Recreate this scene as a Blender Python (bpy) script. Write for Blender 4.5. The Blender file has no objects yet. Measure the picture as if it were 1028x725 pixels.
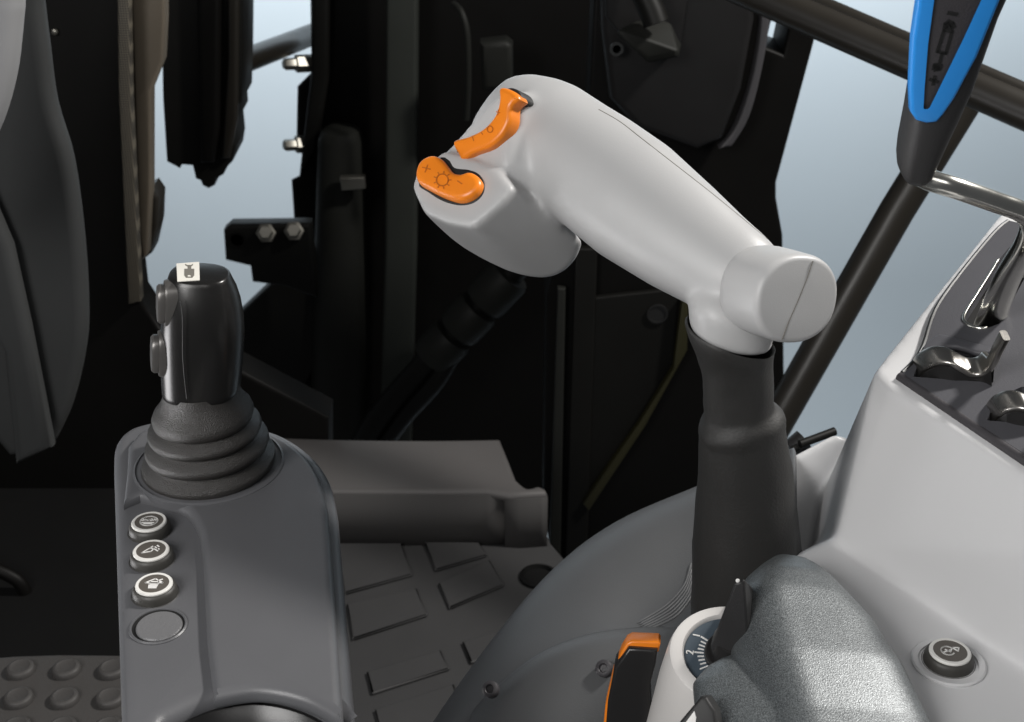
import bpy, bmesh, math, random
from mathutils import Vector, Matrix
random.seed(4)
SC = bpy.context.scene
COL = SC.collection
V = Vector
# ------------------------------------------------------------------ camera
W0, H0 = 1028.0, 725.0
HFOV = math.radians(40.0)
FPX = W0 / 2 / math.tan(HFOV / 2)
PITCH = math.radians(28.0)
CAM = V((0, 0, 1.15))
R = V((1, 0, 0)); F = V((0, math.cos(PITCH), -math.sin(PITCH))); U = V((0, math.sin(PITCH), math.cos(PITCH)))
cd = bpy.data.cameras.new('camera'); cd.sensor_width = 36; cd.sensor_fit = 'HORIZONTAL'; cd.angle = HFOV
cd.clip_start = 0.02; cd.clip_end = 100
cd.dof.use_dof = True; cd.dof.focus_distance = 0.87; cd.dof.aperture_fstop = 20
co = bpy.data.objects.new('camera', cd); COL.objects.link(co)
co.location = CAM; co.rotation_euler = (math.pi / 2 - PITCH, 0, 0); SC.camera = co
# ------------------------------------------------------------------ world and lamps
wd = bpy.data.worlds.new('World'); SC.world = wd; wd.use_nodes = True
bg = wd.node_tree.nodes['Background']; bg.inputs[0].default_value = (0.80, 0.83, 0.87, 1); bg.inputs[1].default_value = 0.08
def area(name, loc, target, size, power, col=(1, 1, 1), size_y=None):
    l = bpy.data.lights.new(name, 'AREA'); l.energy = power; l.color = col; l.size = size
    if size_y: l.shape = 'RECTANGLE'; l.size_y = size_y
    o = bpy.data.objects.new(name, l); COL.objects.link(o); o.location = loc
    o.rotation_euler = (V(target) - V(loc)).to_track_quat('-Z', 'Y').to_euler(); return o
area('key_lamp', (1.45, 1.40, 2.10), (0.12, 0.85, 0.65), 0.20, 54, (1, .97, .93))
area('fill_lamp', (-0.80, -0.20, 1.45), (0.2, 0.75, 0.68), 0.6, 15, (1, .985, .97))
area('strip_lamp', (-0.82, 0.80, 0.47), (-0.19, 0.86, 0.71), 0.35, 0.55, (1, .99, 1), 0.4).data.spread = math.radians(60)
area('front_lamp', (0.1, -0.9, 2.4), (0.2, 0.9, 0.6), 0.8, 5, (1, .98, .96))
area('backdrop_lamp', (0, 4.3, 1.05), (0, 5.5, -0.4), 5.0, 84, (.93, .97, 1), 0.8)
SC.view_settings.view_transform = 'Standard'; SC.view_settings.look = 'None'
SC.view_settings.exposure = 0.12; SC.view_settings.gamma = 1
# ------------------------------------------------------------------ projection helpers (where a thing stands, from its bearing and distance)
def ray(px, py): return F + R * ((px - W0 / 2) / FPX) - U * ((py - H0 / 2) / FPX)
def P(px, py, d): return CAM + ray(px, py) * d
def onz(px, py, z):
    r = ray(px, py); return CAM + r * ((z - CAM.z) / r.z)
def ony(px, py, y):
    r = ray(px, py); return CAM + r * (y / r.y)
def onpl(px, py, p0, n):
    r = ray(px, py); return CAM + r * ((p0 - CAM).dot(n) / r.dot(n))
def depth(p): return (p - CAM).dot(F)
# ------------------------------------------------------------------ materials
def mat(name, col, rough=0.5, metal=0.0, grain=0.0, gscale=900, spec=0.5, coat=0.0, mottle=0.08, mscale=14, emit=None):
    m = bpy.data.materials.new(name); m.use_nodes = True; nt = m.node_tree; b = nt.nodes['Principled BSDF']
    b.inputs['Roughness'].default_value = rough; b.inputs['Metallic'].default_value = metal
    b.inputs['Specular IOR Level'].default_value = spec; b.inputs['Coat Weight'].default_value = coat
    tc = nt.nodes.new('ShaderNodeTexCoord')
    nz = nt.nodes.new('ShaderNodeTexNoise'); nz.inputs['Scale'].default_value = mscale; nz.inputs['Detail'].default_value = 5
    nt.links.new(tc.outputs['Object'], nz.inputs['Vector'])
    mx = nt.nodes.new('ShaderNodeMix'); mx.data_type = 'RGBA'
    lo = tuple(c * (1 - mottle) for c in col) + (1,); hi = tuple(min(1, c * (1 + mottle)) for c in col) + (1,)
    mx.inputs[6].default_value = lo; mx.inputs[7].default_value = hi
    nt.links.new(nz.outputs['Fac'], mx.inputs[0]); nt.links.new(mx.outputs[2], b.inputs['Base Color'])
    mr = nt.nodes.new('ShaderNodeMapRange'); mr.inputs[3].default_value = max(.02, rough - .06); mr.inputs[4].default_value = min(1, rough + .06)
    nt.links.new(nz.outputs['Fac'], mr.inputs[0]); nt.links.new(mr.outputs[0], b.inputs['Roughness'])
    if grain > 0:
        n2 = nt.nodes.new('ShaderNodeTexNoise'); n2.inputs['Scale'].default_value = gscale; n2.inputs['Detail'].default_value = 2
        nt.links.new(tc.outputs['Object'], n2.inputs['Vector'])
        bp = nt.nodes.new('ShaderNodeBump'); bp.inputs['Strength'].default_value = grain; bp.inputs['Distance'].default_value = 0.0004 if grain < .95 else 0.0007
        nt.links.new(n2.outputs['Fac'], bp.inputs['Height']); nt.links.new(bp.outputs[0], b.inputs['Normal'])
    return m
def speckle(name, dark, light, rough, gscale):
    m = mat(name, dark, rough, 0.3, 0.42, gscale * .8, 0.5, 0.0)
    nt = m.node_tree; b = nt.nodes['Principled BSDF']
    tc = nt.nodes.new('ShaderNodeTexCoord'); vo = nt.nodes.new('ShaderNodeTexNoise'); vo.inputs['Scale'].default_value = gscale; vo.inputs['Detail'].default_value = 3
    nt.links.new(tc.outputs['Object'], vo.inputs['Vector'])
    cr = nt.nodes.new('ShaderNodeValToRGB'); cr.color_ramp.elements[0].position = .38; cr.color_ramp.elements[1].position = .68
    cr.color_ramp.elements[0].color = dark + (1,); cr.color_ramp.elements[1].color = light + (1,)
    nt.links.new(vo.outputs['Fac'], cr.inputs[0]); nt.links.new(cr.outputs[0], b.inputs['Base Color']); return m
def perforated(name, base, hole, scale):
    m = mat(name, base, .5); nt = m.node_tree; b = nt.nodes['Principled BSDF']
    tc = nt.nodes.new('ShaderNodeTexCoord'); mp = nt.nodes.new('ShaderNodeMapping'); mp.inputs['Rotation'].default_value = (math.pi/2, 0, 0)
    ck = nt.nodes.new('ShaderNodeTexVoronoi'); ck.voronoi_dimensions = '2D'; ck.inputs['Scale'].default_value = scale; ck.inputs['Randomness'].default_value = 0
    nt.links.new(tc.outputs['Object'], mp.inputs[0]); nt.links.new(mp.outputs[0], ck.inputs['Vector'])
    cr = nt.nodes.new('ShaderNodeValToRGB'); cr.color_ramp.interpolation = 'CONSTANT'; cr.color_ramp.elements[1].position = .36
    cr.color_ramp.elements[0].color = hole + (1,); cr.color_ramp.elements[1].color = base + (1,)
    nt.links.new(ck.outputs['Distance'], cr.inputs[0]); nt.links.new(cr.outputs[0], b.inputs['Base Color']); return m
M = {
 'console': mat('slate plastic', (.100, .101, .107), .40, 0, .25, 1400),
 'blackplastic': mat('black satin plastic', (.013, .0125, .0125), .33, 0, .12, 1500),
 'grip': mat('dark metallic grip', (.016, .0155, .015), .27, .3, .05, 1500),
 'bellows': mat('grained rubber', (.034, .032, .030), .32, 0, 1.0, 1500),
 'rubber': mat('matt rubber', (.020, .0195, .0185), .60, 0, .5, 600),
 'lightgrey': mat('light grey plastic', (.60, .60, .605), .40, 0, .10, 1500, mottle=.02),
 'lever': mat('pale grey moulded plastic', (.43, .43, .43), .44, 0, .22, 1500, mottle=.02),
 'white': mat('white plastic', (.66, .64, .62), .35, 0, .08, 1500, mottle=.03),
 'orange': mat('orange plastic', (.80, .215, .011), .35, 0, .05, 1500, mottle=.04),
 'orangemark': mat('burnt orange mark', (.50, .13, .01), .5),
 'blue': mat('blue plastic', (.025, .28, .78), .35, 0, .05, 1500),
 'plate': mat('dark grey grained plate', (.045, .042, .046), .5, 0, .6, 900),
 'mark': mat('black print', (.008, .008, .008), .6),
 'ink': mat('white print', (.75, .74, .72), .5),
 'label': mat('white label', (.72, .70, .64), .5),
 'labelink': mat('grey print', (.16, .15, .13), .6),
 'btncap': mat('brown black cap', (.095, .085, .074), .4),
 'btn': mat('button rubber', (.042, .040, .036), .5, 0, .3, 900),
 'blank': mat('grained blank cap', (.16, .16, .165), .5, .2, .9, 900),
 'chrome': mat('chromed steel', (.72, .71, .66), .20, 1.0, .12, 260, mottle=.12, mscale=60),
 'nickel': mat('satin nickel', (.40, .385, .36), .28, 1.0, .05, 900),
 'steel': mat('zinc bolt', (.26, .25, .22), .38, .9),
 'panel': mat('grey top panel', (.070, .070, .078), .5, 0, .3, 1200, spec=.35),
 'graphite': speckle('graphite flake paint', (.046, .051, .054), (.175, .19, .196), .38, 1700),
 'scale': mat('blue grey dial face', (.055, .075, .095), .5),
 'cover': mat('charcoal cover', (.074, .076, .079), .45, 0, .35, 1100),
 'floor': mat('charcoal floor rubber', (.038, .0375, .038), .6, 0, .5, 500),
 'ledge': mat('ledge plastic', (.090, .085, .083), .6, 0, .4, 500),
 'sleeve': mat('black grained sleeve', (.020, .0195, .020), .5, 0, .4, 1100),
 'riser': mat('riser painted shade', (.046, .044, .043), .7, 0, .4, 500, spec=.3),  # shade of the step front put into a darker colour than the ledge
 'upright': mat('grey green paint', (.030, .033, .029), .55, spec=.2),
 'ringwhite': mat('dim white ring', (.70, .69, .66), .5),
 'floor_shade': mat('shaded floor', (.006, .006, .006), .7, 0, .3, 500, spec=.15),  # shade on the floor put into this black; drain plug shares it
 'trimgrey': mat('seat side grey', (.30, .30, .305), .45, 0, .1, 900),
 'dark': mat('black paint', (.0045, .0042, .0038), .5, spec=.15),
 'dark2': mat('soft black paint', (.0065, .0063, .0055), .5, spec=.2),
 'dark3': mat('dark olive grey paint', (.015, .0155, .0135), .55, spec=.2),
 'brown': mat('brown black tube', (.018, .0155, .012), .38),
 'beige': mat('dull beige panel', (.12, .10, .075), .5),
 'fascia': mat('dark grey fascia', (.044, .0455, .0455), .55, 0, .2, 900, spec=.3),
 'olive': mat('dirty yellow paint', (.022, .020, .005), .5),
 'ribbed': mat('grey ribbed trim', (.06, .058, .062), .5),
 'pad': mat('worn foot rubber', (.048, .045, .043), .6, 0, .6, 500),
 'backdrop': mat('pale blue backdrop', (.60, .675, .725), .9, mottle=.01),
 'perf': perforated('perforated strip', (.12, .105, .08), (.012, .011, .01), 330),
}
# ------------------------------------------------------------------ object helpers
ORG = {}
def tag(o, label=None, cat=None, group=None, kind=None):
    if label: o['label'] = label
    if cat: o['category'] = cat
    if group: o['group'] = group
    if kind: o['kind'] = kind
    return o
def thing(name, label, cat, base, group=None):
    e = bpy.data.objects.new(name, None); COL.objects.link(e); e.empty_display_size = .02
    e.location = base; ORG[e] = V(base); return tag(e, label, cat, group)
def link(name, me, m, parent, smooth=True, angle=40):
    for p in me.polygons: p.use_smooth = smooth
    if smooth: me.set_sharp_from_angle(angle=math.radians(angle))
    o = bpy.data.objects.new(name, me); COL.objects.link(o)
    me.materials.clear(); me.materials.append(M[m] if isinstance(m, str) else m)
    if parent is not None:
        org = ORG[parent]; o.parent = parent
    else:
        vs = [v.co for v in me.vertices]
        org = V((sum(v.x for v in vs) / len(vs), sum(v.y for v in vs) / len(vs), min(v.z for v in vs))); o.location = org
    me.transform(Matrix.Translation(-org)); ORG[o] = V(org); me.update(); return o
def bm_mesh(bm, name):
    bmesh.ops.recalc_face_normals(bm, faces=bm.faces); me = bpy.data.meshes.new(name); bm.to_mesh(me); bm.free(); return me
def ring(c, u, v, a, b, n=2.0, N=40):
    out = []
    for i in range(N):
        t = 2 * math.pi * i / N; ct, st = math.cos(t), math.sin(t)
        out.append(c + u * (a * math.copysign(abs(ct) ** (2 / n), ct)) + v * (b * math.copysign(abs(st) ** (2 / n), st)))
    return out
def section(c, u, v, a, b, prof, k=4):                              # ring from a side-view profile: (across -1..1, height) pairs
    return [c + u * (a * x) + v * (b * y) for x, y in spline(prof, k, True)]
def add_loft(bm, rings, cap=True, closed=False):
    vr = [[bm.verts.new(p) for p in r] for r in rings]; N = len(rings[0])
    prs = list(zip(vr, vr[1:])) + ([(vr[-1], vr[0])] if closed else [])
    for a, b in prs:
        for i in range(N): bm.faces.new((a[i], a[(i + 1) % N], b[(i + 1) % N], b[i]))
    if cap and not closed: bm.faces.new(vr[0][::-1]); bm.faces.new(vr[-1])
def loft(name, rings, m, parent, cap=True, angle=40):
    bm = bmesh.new(); add_loft(bm, rings, cap); return link(name, bm_mesh(bm, name), m, parent, angle=angle)
def frame_of(n):
    n = n.normalized(); u = n.cross(V((0, 0, 1)))
    if u.length < .01: u = V((1, 0, 0)) - n * n.x
    u.normalize(); return u, n.cross(u).normalized(), n
def spline(pts, k=8, closed=False):
    out = []; n = len(pts)
    for i in range(n if closed else n - 1):
        g = (lambda j: pts[j % n]) if closed else (lambda j: pts[max(0, min(n - 1, j))])
        p0, p1, p2, p3 = g(i - 1), g(i), g(i + 1), g(i + 2)
        for s in range(k):
            t = s / k
            out.append(tuple(.5 * ((2 * b) + (c - a) * t + (2 * a - 5 * b + 4 * c - d) * t * t + (3 * b - a - 3 * c + d) * t ** 3) for a, b, c, d in zip(p0, p1, p2, p3)))
    if not closed: out.append(tuple(pts[-1]))
    return out
def add_tube(bm, pts, rad, N=20, cap=True):
    pts = [V(p) for p in pts]; rings = []; u = None
    for i, p in enumerate(pts):
        t = (pts[min(i + 1, len(pts) - 1)] - pts[max(i - 1, 0)]).normalized()
        if u is None: u = frame_of(t)[0]
        u = (u - t * u.dot(t)).normalized(); v = t.cross(u)
        r = rad[i] if isinstance(rad, (list, tuple)) else rad
        rings.append(ring(p, u, v, r, r, 2, N))
    add_loft(bm, rings, cap)
def tube(name, pts, rad, m, parent, N=20, k=0):
    if k:
        if isinstance(rad, (list, tuple)):
            q = spline([tuple(p) + (r,) for p, r in zip(pts, rad)], k); pts = [V(a[:3]) for a in q]; rad = [a[3] for a in q]
        else: pts = [V(a) for a in spline([tuple(p) for p in pts], k)]
    bm = bmesh.new(); add_tube(bm, pts, rad, N); return link(name, bm_mesh(bm, name), m, parent)
def lathe(name, c, axis, prof, m, parent, N=48, angle=35):          # prof: (radius, height) pairs
    u, v, n = frame_of(axis); bm = bmesh.new()
    add_loft(bm, [ring(c + n * h, u, v, max(r, 1e-5), max(r, 1e-5), 2, N) for r, h in prof])
    return link(name, bm_mesh(bm, name), m, parent, angle=angle)
def rnd(pts, r, seg=6):
    out = []; n = len(pts)
    for i in range(n):
        a, b, c = V(pts[i - 1]), V(pts[i]), V(pts[(i + 1) % n])
        e1, e2 = a - b, c - b; rr = min(r[i] if isinstance(r, (list, tuple)) else r, e1.length * .45, e2.length * .45)
        if rr < 1e-6: out.append(tuple(b)); continue
        s, e = b + e1.normalized() * rr, b + e2.normalized() * rr
        for k in range(seg + 1):
            t = k / seg; out.append(tuple(s * (1 - t) ** 2 + b * 2 * t * (1 - t) + e * t * t))
    return out
def plate_mesh(outs, O, ex, ey, ez, h, bev=0.0, bres=3):            # outs: loops of world points on the plane; grows h along ez
    cu = bpy.data.curves.new('c', 'CURVE'); cu.dimensions = '2D'; cu.fill_mode = 'BOTH'
    cu.extrude = max(h / 2 - bev, 1e-5); cu.bevel_depth = bev; cu.bevel_resolution = bres; cu.offset = -bev
    for loop in outs:
        s = cu.splines.new('POLY'); s.points.add(len(loop) - 1); s.use_cyclic_u = True
        for q, p in zip(s.points, loop):
            w = V(p) - O; q.co = (w.dot(ex), w.dot(ey), 0, 1)
    o = bpy.data.objects.new('c', cu); COL.objects.link(o)
    dg = bpy.context.evaluated_depsgraph_get(); me = bpy.data.meshes.new_from_object(o.evaluated_get(dg))
    bpy.data.objects.remove(o); bpy.data.curves.remove(cu)
    me.transform(Matrix.Translation(O + ez * (h / 2)) @ Matrix((ex, ey, ez)).transposed().to_4x4())
    bm = bmesh.new(); bm.from_mesh(me); bmesh.ops.remove_doubles(bm, verts=bm.verts, dist=1e-5)
    bpy.data.meshes.remove(me); return bm_mesh(bm, 'plate')
def yplate(name, px, Y, th, m, parent, bev=.004, holes=(), k=0):    # an upright plate, its near face at Y
    loops = [px] + list(holes)
    loops = [[ony(x, y, Y) for x, y in (spline(l, k, True) if k else l)] for l in loops]
    me = plate_mesh(loops, V((0, Y, 0)), V((1, 0, 0)), V((0, 0, 1)), V((0, 1, 0)) * 1.0, th, bev)
    return link(name, me, m, parent)
def zplate(name, px, z, th, m, parent, bev=.004, holes=(), k=0, r=0, bres=3):        # a level slab, its top at z
    loops = [px] + list(holes)
    loops = [[V(q) if len(q) == 3 else onz(q[0], q[1], z) for q in (spline(l, k, True) if k and len(l[0]) == 2 else (rnd(l, r) if r and len(l[0]) == 2 else l))] for l in loops]
    me = plate_mesh(loops, V((0, 0, z - th)), V((1, 0, 0)), V((0, 1, 0)), V((0, 0, 1)), th, bev, bres)
    return link(name, me, m, parent)
def pplate(name, px, p0, n, h, m, parent, bev=.001, holes=(), k=0, r=0, bres=3):     # a slab standing h proud of the plane (p0, n)
    ex, ey, ez = frame_of(n); loops = [px] + list(holes)
    pt = p0 + n * h
    loops = [[onpl(x, y, pt, n) for x, y in (spline(l, k, True) if k else (rnd(l, r) if r else l))] for l in loops]
    return link(name, plate_mesh(loops, p0, ex, ey, ez, h, bev, bres), m, parent)
def holed(name, outer, holes, h, m, parent):                       # a slab with openings: loops of top points, thickness vector h
    bm = bmesh.new(); es = []; loops = []
    for l in [outer] + list(holes):
        vs = [bm.verts.new(p) for p in l]; loops.append(vs); es += [bm.edges.new((vs[i - 1], vs[i])) for i in range(len(vs))]
    bmesh.ops.triangle_fill(bm, edges=es, use_beauty=True)
    for vs in loops:
        lo = [bm.verts.new(v.co + h) for v in vs]
        for i in range(len(vs)): bm.faces.new((vs[i - 1], vs[i], lo[i], lo[i - 1]))
    return link(name, bm_mesh(bm, name), m, parent, angle=30)
def carve(o, cut):                                                   # cut a pocket into a finished skin, for good
    md = o.modifiers.new('pocket', 'BOOLEAN'); md.object = cut; md.operation = 'DIFFERENCE'; md.solver = 'FAST' if 'FAST' in [e.identifier for e in md.bl_rna.properties['solver'].enum_items] else 'FLOAT'
    dg = bpy.context.evaluated_depsgraph_get(); me = bpy.data.meshes.new_from_object(o.evaluated_get(dg))
    o.modifiers.clear(); o.data = me; bpy.data.objects.remove(cut)
def add_hull(bm, pts):
    vs = [bm.verts.new(p) for p in pts]; r = bmesh.ops.convex_hull(bm, input=vs)
    bmesh.ops.delete(bm, geom=list({g for g in r['geom_interior'] + r['geom_unused'] if isinstance(g, bmesh.types.BMVert)}), context='VERTS')
def blend(o, voxel, smooth, fac=.5):                                 # fuse the solids in one mesh into a moulded skin
    md = o.modifiers.new('fuse', 'REMESH'); md.mode = 'VOXEL'; md.voxel_size = voxel; md.use_smooth_shade = True
    ms = o.modifiers.new('soften', 'SMOOTH'); ms.factor = fac; ms.iterations = smooth; return o
def text(name, s, c, ex, ey, size, m, parent, h=.0004):
    cu = bpy.data.curves.new('t', 'FONT'); cu.body = s; cu.size = size; cu.align_x = 'CENTER'; cu.align_y = 'CENTER'; cu.extrude = h
    o = bpy.data.objects.new('t', cu); COL.objects.link(o)
    dg = bpy.context.evaluated_depsgraph_get(); me = bpy.data.meshes.new_from_object(o.evaluated_get(dg))
    bpy.data.objects.remove(o)
    me.transform(Matrix.Translation(c) @ Matrix((ex, ey, ex.cross(ey))).transposed().to_4x4()); return link(name, me, m, parent)
def strokes(name, lines, c, ex, ey, ez, w, m, parent, h=.0005):      # line drawing as thin raised bars: lists of 2D points in metres
    bm = bmesh.new()
    for ln in lines:
        for (x0, y0), (x1, y1) in zip(ln, ln[1:]):
            a = c + ex * x0 + ey * y0; b = c + ex * x1 + ey * y1; t = (b - a)
            if t.length < 1e-6: continue
            t.normalize(); s = t.cross(ez) * (w / 2); a = a - t * w * .3; b = b + t * w * .3
            q = [a - s, b - s, b + s, a + s]; vs = [bm.verts.new(p) for p in q] + [bm.verts.new(p + ez * h) for p in q]
            for f in ((3, 2, 1, 0), (4, 5, 6, 7), (0, 1, 5, 4), (1, 2, 6, 5), (2, 3, 7, 6), (3, 0, 4, 7)): bm.faces.new([vs[i] for i in f])
    return link(name, bm_mesh(bm, name), m, parent, smooth=False)
def pxs(name, lines, p0, n, w, m, parent, h=.0003):              # the same, the drawing read off in the plane (p0, n)
    ex, ey, ez = frame_of(n); ls = [[((onpl(x, y, p0, n) - p0).dot(ex), (onpl(x, y, p0, n) - p0).dot(ey)) for x, y in l] for l in lines]
    return strokes(name, ls, p0, ex, ey, ez, w, m, parent, h)
def zp(pts, k, ox, oy): return [(ox + x / k, oy + y / k) for x, y in pts]
def arc(r, a0, a1, n=20, cx=0, cy=0, ry=None):
    return [(cx + r * math.cos(math.radians(a0 + (a1 - a0) * i / n)), cy + (ry or r) * math.sin(math.radians(a0 + (a1 - a0) * i / n))) for i in range(n + 1)]
X, Yv, Z = V((1, 0, 0)), V((0, 1, 0)), V((0, 0, 1))

# ================================================================== SETTING
bm = bmesh.new()                                                     # backdrop sweep: floor far below, curving up into a wall
prof = [(2.9, -3.2), (3.4, -3.2)] + [(3.4 + 1.9 * math.sin(t), -3.2 + 1.9 * (1 - math.cos(t))) for t in [math.pi / 2 * i / 16 for i in range(1, 17)]] + [(5.3, 4)]
vr = [[bm.verts.new((x, y, z)) for x in (-6, 6)] for y, z in prof]
for a, b in zip(vr, vr[1:]): bm.faces.new((a[0], a[1], b[1], b[0]))
tag(link('backdrop', bm_mesh(bm, 'b'), 'backdrop', None), kind='structure')
tag(zplate('floor', [(-400, 478), (500, 478), (535, 505), (553, 546), (600, 600), (660, 660), (760, 1400), (-900, 1400)], 0, .05, 'floor', None, .002), kind='structure')

fm = thing('floor_mat', 'charcoal rubber floor mat with raised rectangular tread pads', 'floor mat', onz(430, 600, 0))
zplate('mat_base', [(332, 548), (548, 546), (600, 600), (700, 900), (330, 900)], .006, .005, 'floor', fm, .002)
for q in ([(336, 545), (403, 545), (414, 576.5), (346, 595)], [(426, 544), (481, 544), (489, 557), (437, 572)], [(348, 606), (418, 590), (429, 617), (354, 641)],
          [(440, 585), (491, 561), (506, 587), (451, 610)], [(368, 674), (442, 652), (451, 671), (374, 696)], [(464, 644), (530, 622), (540, 642), (473, 665)],
          [(376, 712), (455, 686), (466, 716), (384, 745)], [(479, 679), (548, 655), (560, 690), (488, 712)]):
    zplate('tread_pad', q, .0105, .004, 'floor', fm, .0018, r=.006)
lathe('drain_plug', onz(541, 580, .006), Z, [(.026, 0), (.026, .004), (.021, .006), (.019, .001), (0, .001)], 'floor_shade', fm)
ld = thing('door_sill', 'dark grey moulded step ledge at back of the floor mat', 'door sill', onz(430, 540, 0))
zplate('ledge', spline([(250, 437), (340, 440), (430, 441), (502, 440)], 4) + [(511, 462)] + spline([(518, 480), (529, 489), (540, 487), (548, 490)], 4) + [(550, 495), (512, 497), (488, 492.5), (220, 492.5)], .093, .016, 'ledge', ld, .0078, bres=5)
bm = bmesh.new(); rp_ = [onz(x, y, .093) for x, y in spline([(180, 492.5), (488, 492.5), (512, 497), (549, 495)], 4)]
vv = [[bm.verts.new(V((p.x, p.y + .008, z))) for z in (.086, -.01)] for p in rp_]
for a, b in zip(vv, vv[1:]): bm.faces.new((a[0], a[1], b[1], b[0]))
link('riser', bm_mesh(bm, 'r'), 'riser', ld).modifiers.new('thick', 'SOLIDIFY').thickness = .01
cp = zplate('floor_shade', [(-300, 452), (330, 452), (345, 720), (360, 1300), (-500, 1300)], .006, .005, 'floor_shade', None, .002)  # dark sheet over the floor, its colour stands in for shade
tag(cp, 'shaded floor sheet, its shade painted in, to the left behind the slate armrest', 'floor covering')

# ================================================================== LEFT ARMREST CONSOLE
ZC = .64
ac = thing('armrest_console', 'slate grey left armrest console with a column of push buttons', 'console', onz(240, 600, ZC - .2))
outer = spline([(113, 462), (115, 441), (127, 428), (150, 421)], 5) + spline([(235, 421), (280, 432), (312, 452), (330, 478), (338, 508)], 5) + [(361, 790)] + \
        spline([(352, 740), (312, 712), (258, 702), (210, 708), (168, 725), (152, 742)], 5) + [(120, 790)]
cupc = [(351, 737), (330, 721), (300, 709), (258, 702), (212, 708), (168, 725), (152, 740)]
shell_far = spline([(113, 465), (115, 442), (128, 428), (150, 421)], 5) + spline([(235, 420), (280, 432), (312, 452), (331, 478), (339, 512)], 5)
near = [(358, 742)] + [tuple(p) for p in spline([(345, 727), (305, 703), (258, 693), (212, 700), (165, 721)], 6)] + [(150, 742), (121, 742)]
zl = ZC - .007
zplate('housing', [tuple(p) for p in shell_far] + near, zl, .16, 'console', ac, .009, bres=5)
# raised deck: everything but the button strip
deck = [(123, 503)] + [(127, 470), (128, 446)] + spline([(138, 433), (165, 424), (235, 423), (275, 434), (304, 453), (321, 478), (329, 508)], 4) + [(345, 725)] + \
       [tuple(p) for p in spline([(336, 718), (302, 700.5), (258, 692.5), (214, 699)], 6)] + [(213, 690), (207, 640), (203, 560)] + spline([(200, 533), (188, 512), (165, 503), (140, 496)], 4)
zplate('raised_deck', deck, ZC, .012, 'console', ac, .0055, bres=5)
lathe('boot_seat', onz(210, 466, ZC), Z, [(.0505, -.004), (.0505, .0004), (.0490, .0012), (.0482, -.002), (0, -.002)], 'console', ac)
cupt = onz(258, 760, ZC - .045)
lathe('cup_pad', onz(262, 800, ZC - .034), Z, [(.074, -.06), (.074, -.004), (.070, 0), (0, .001)], 'graphite', ac)
bm = bmesh.new(); pv = []
for x, y in near[1:-2]:
    p = onz(x, y, zl) - Yv * .0016; pv.append([bm.verts.new(V((p.x, p.y, z))) for z in (zl - .0075, zl - .09)])
for a, b in zip(pv, pv[1:]): bm.faces.new((a[0], a[1], b[1], b[0]))
cw = link('cup_wall', bm_mesh(bm, 'cw'), 'blackplastic', ac); cw.modifiers.new('thick', 'SOLIDIFY').thickness = .002
def push_button(px, py, parent, z, icon, r=.0130, n=Z, k=1.0, name='push_button'):
    c = onz(px, py, z) if n == Z else onpl(px, py, parent['_p0'], n)
    ex = X; ex = (ex - n * ex.dot(n)).normalized(); ey = n.cross(ex)
    b = lathe(name, c, n, [(r * 1.13, -.004), (r * 1.13, -.0003), (r * 1.07, .0002), (r * 1.05, -.001), (r * 1.02, .0012), (r, .0040), (r * .92, .0058), (r * .86, .0062), (0, .0062)], 'btn', parent)
    lathe('cap_ring', c, n, [(r * .85, .0058), (r * .85, .0070), (r * .81, .0076), (r * .69, .0076), (r * .68, .0058)], 'ringwhite', b)
    lathe('cap_face', c, n, [(r * .695, .0058), (r * .695, .0074), (0, .0074)], 'btncap', b)
    strokes('symbol', [[(x * .86, y * .86) for x, y in l] for l in icon], c + n * .0075, ex, ey, n, .0008, 'ink', b, .0003)
    return b, c, ex, ey
icon_on = [arc(.0064, 0, 360, 28, 0, 0, .0060), [(-.0052, -.0022), (.0042, -.0022)], [(-.003, -.0036), (.003, -.0036)]]
b, c, ex, ey = push_button(151, 533, ac, zl, icon_on)
text('lettering', 'ON/OFF', c + V((0, .0010, .0077)), ex, ey, .0029, 'ink', b, .0003)
icon_w = [[(-.0058, -.004), (-.001, .002), (.0018, .0012), (.0006, -.0022), (-.0058, -.004)], [(-.001, .002), (.0004, .0042)], [(.0018, .0012), (.0052, -.0016)], [(.0022, .0034), (.0036, .002)], [(.0034, .0052), (.0050, .0036)], [(.0052, .0012), (.0058, .0004)]]
push_button(153, 562, ac, zl, icon_w)
icon_h = [[(-.0060, .0006), (0, .0052), (.0060, .0006), (.003, .0006), (.003, -.001), (-.003, -.001), (-.003, .0006), (-.006, .0006)], [(-.0020, .0018), (.0020, .0018)], [(-.003, -.0024), (.003, -.0024)], [(-.0028, -.0038), (.0028, -.0038)], [(-.0026, -.0052), (.0026, -.0052)], [(.0020, .0030), (.0050, .0046)]]
push_button(156, 596, ac, zl, icon_h)
c = onz(159, 629, zl)
lathe('plug_rim', c, Z, [(.0168, -.002), (.0166, .0006), (.0158, .0012), (.0152, .0010), (.0149, .0002), (.0149, -.002)], 'console', ac, 64)
lathe('plug_gap', c, Z, [(.0151, -.002), (.0151, .0003), (0, .0003)], 'mark', ac, 48)
lathe('blank_plug', c + V((.0008, -.0010, 0)), Z, [(.0132, -.002), (.0132, .0010), (.0126, .0018), (0, .0021)], 'blank', ac)

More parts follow.
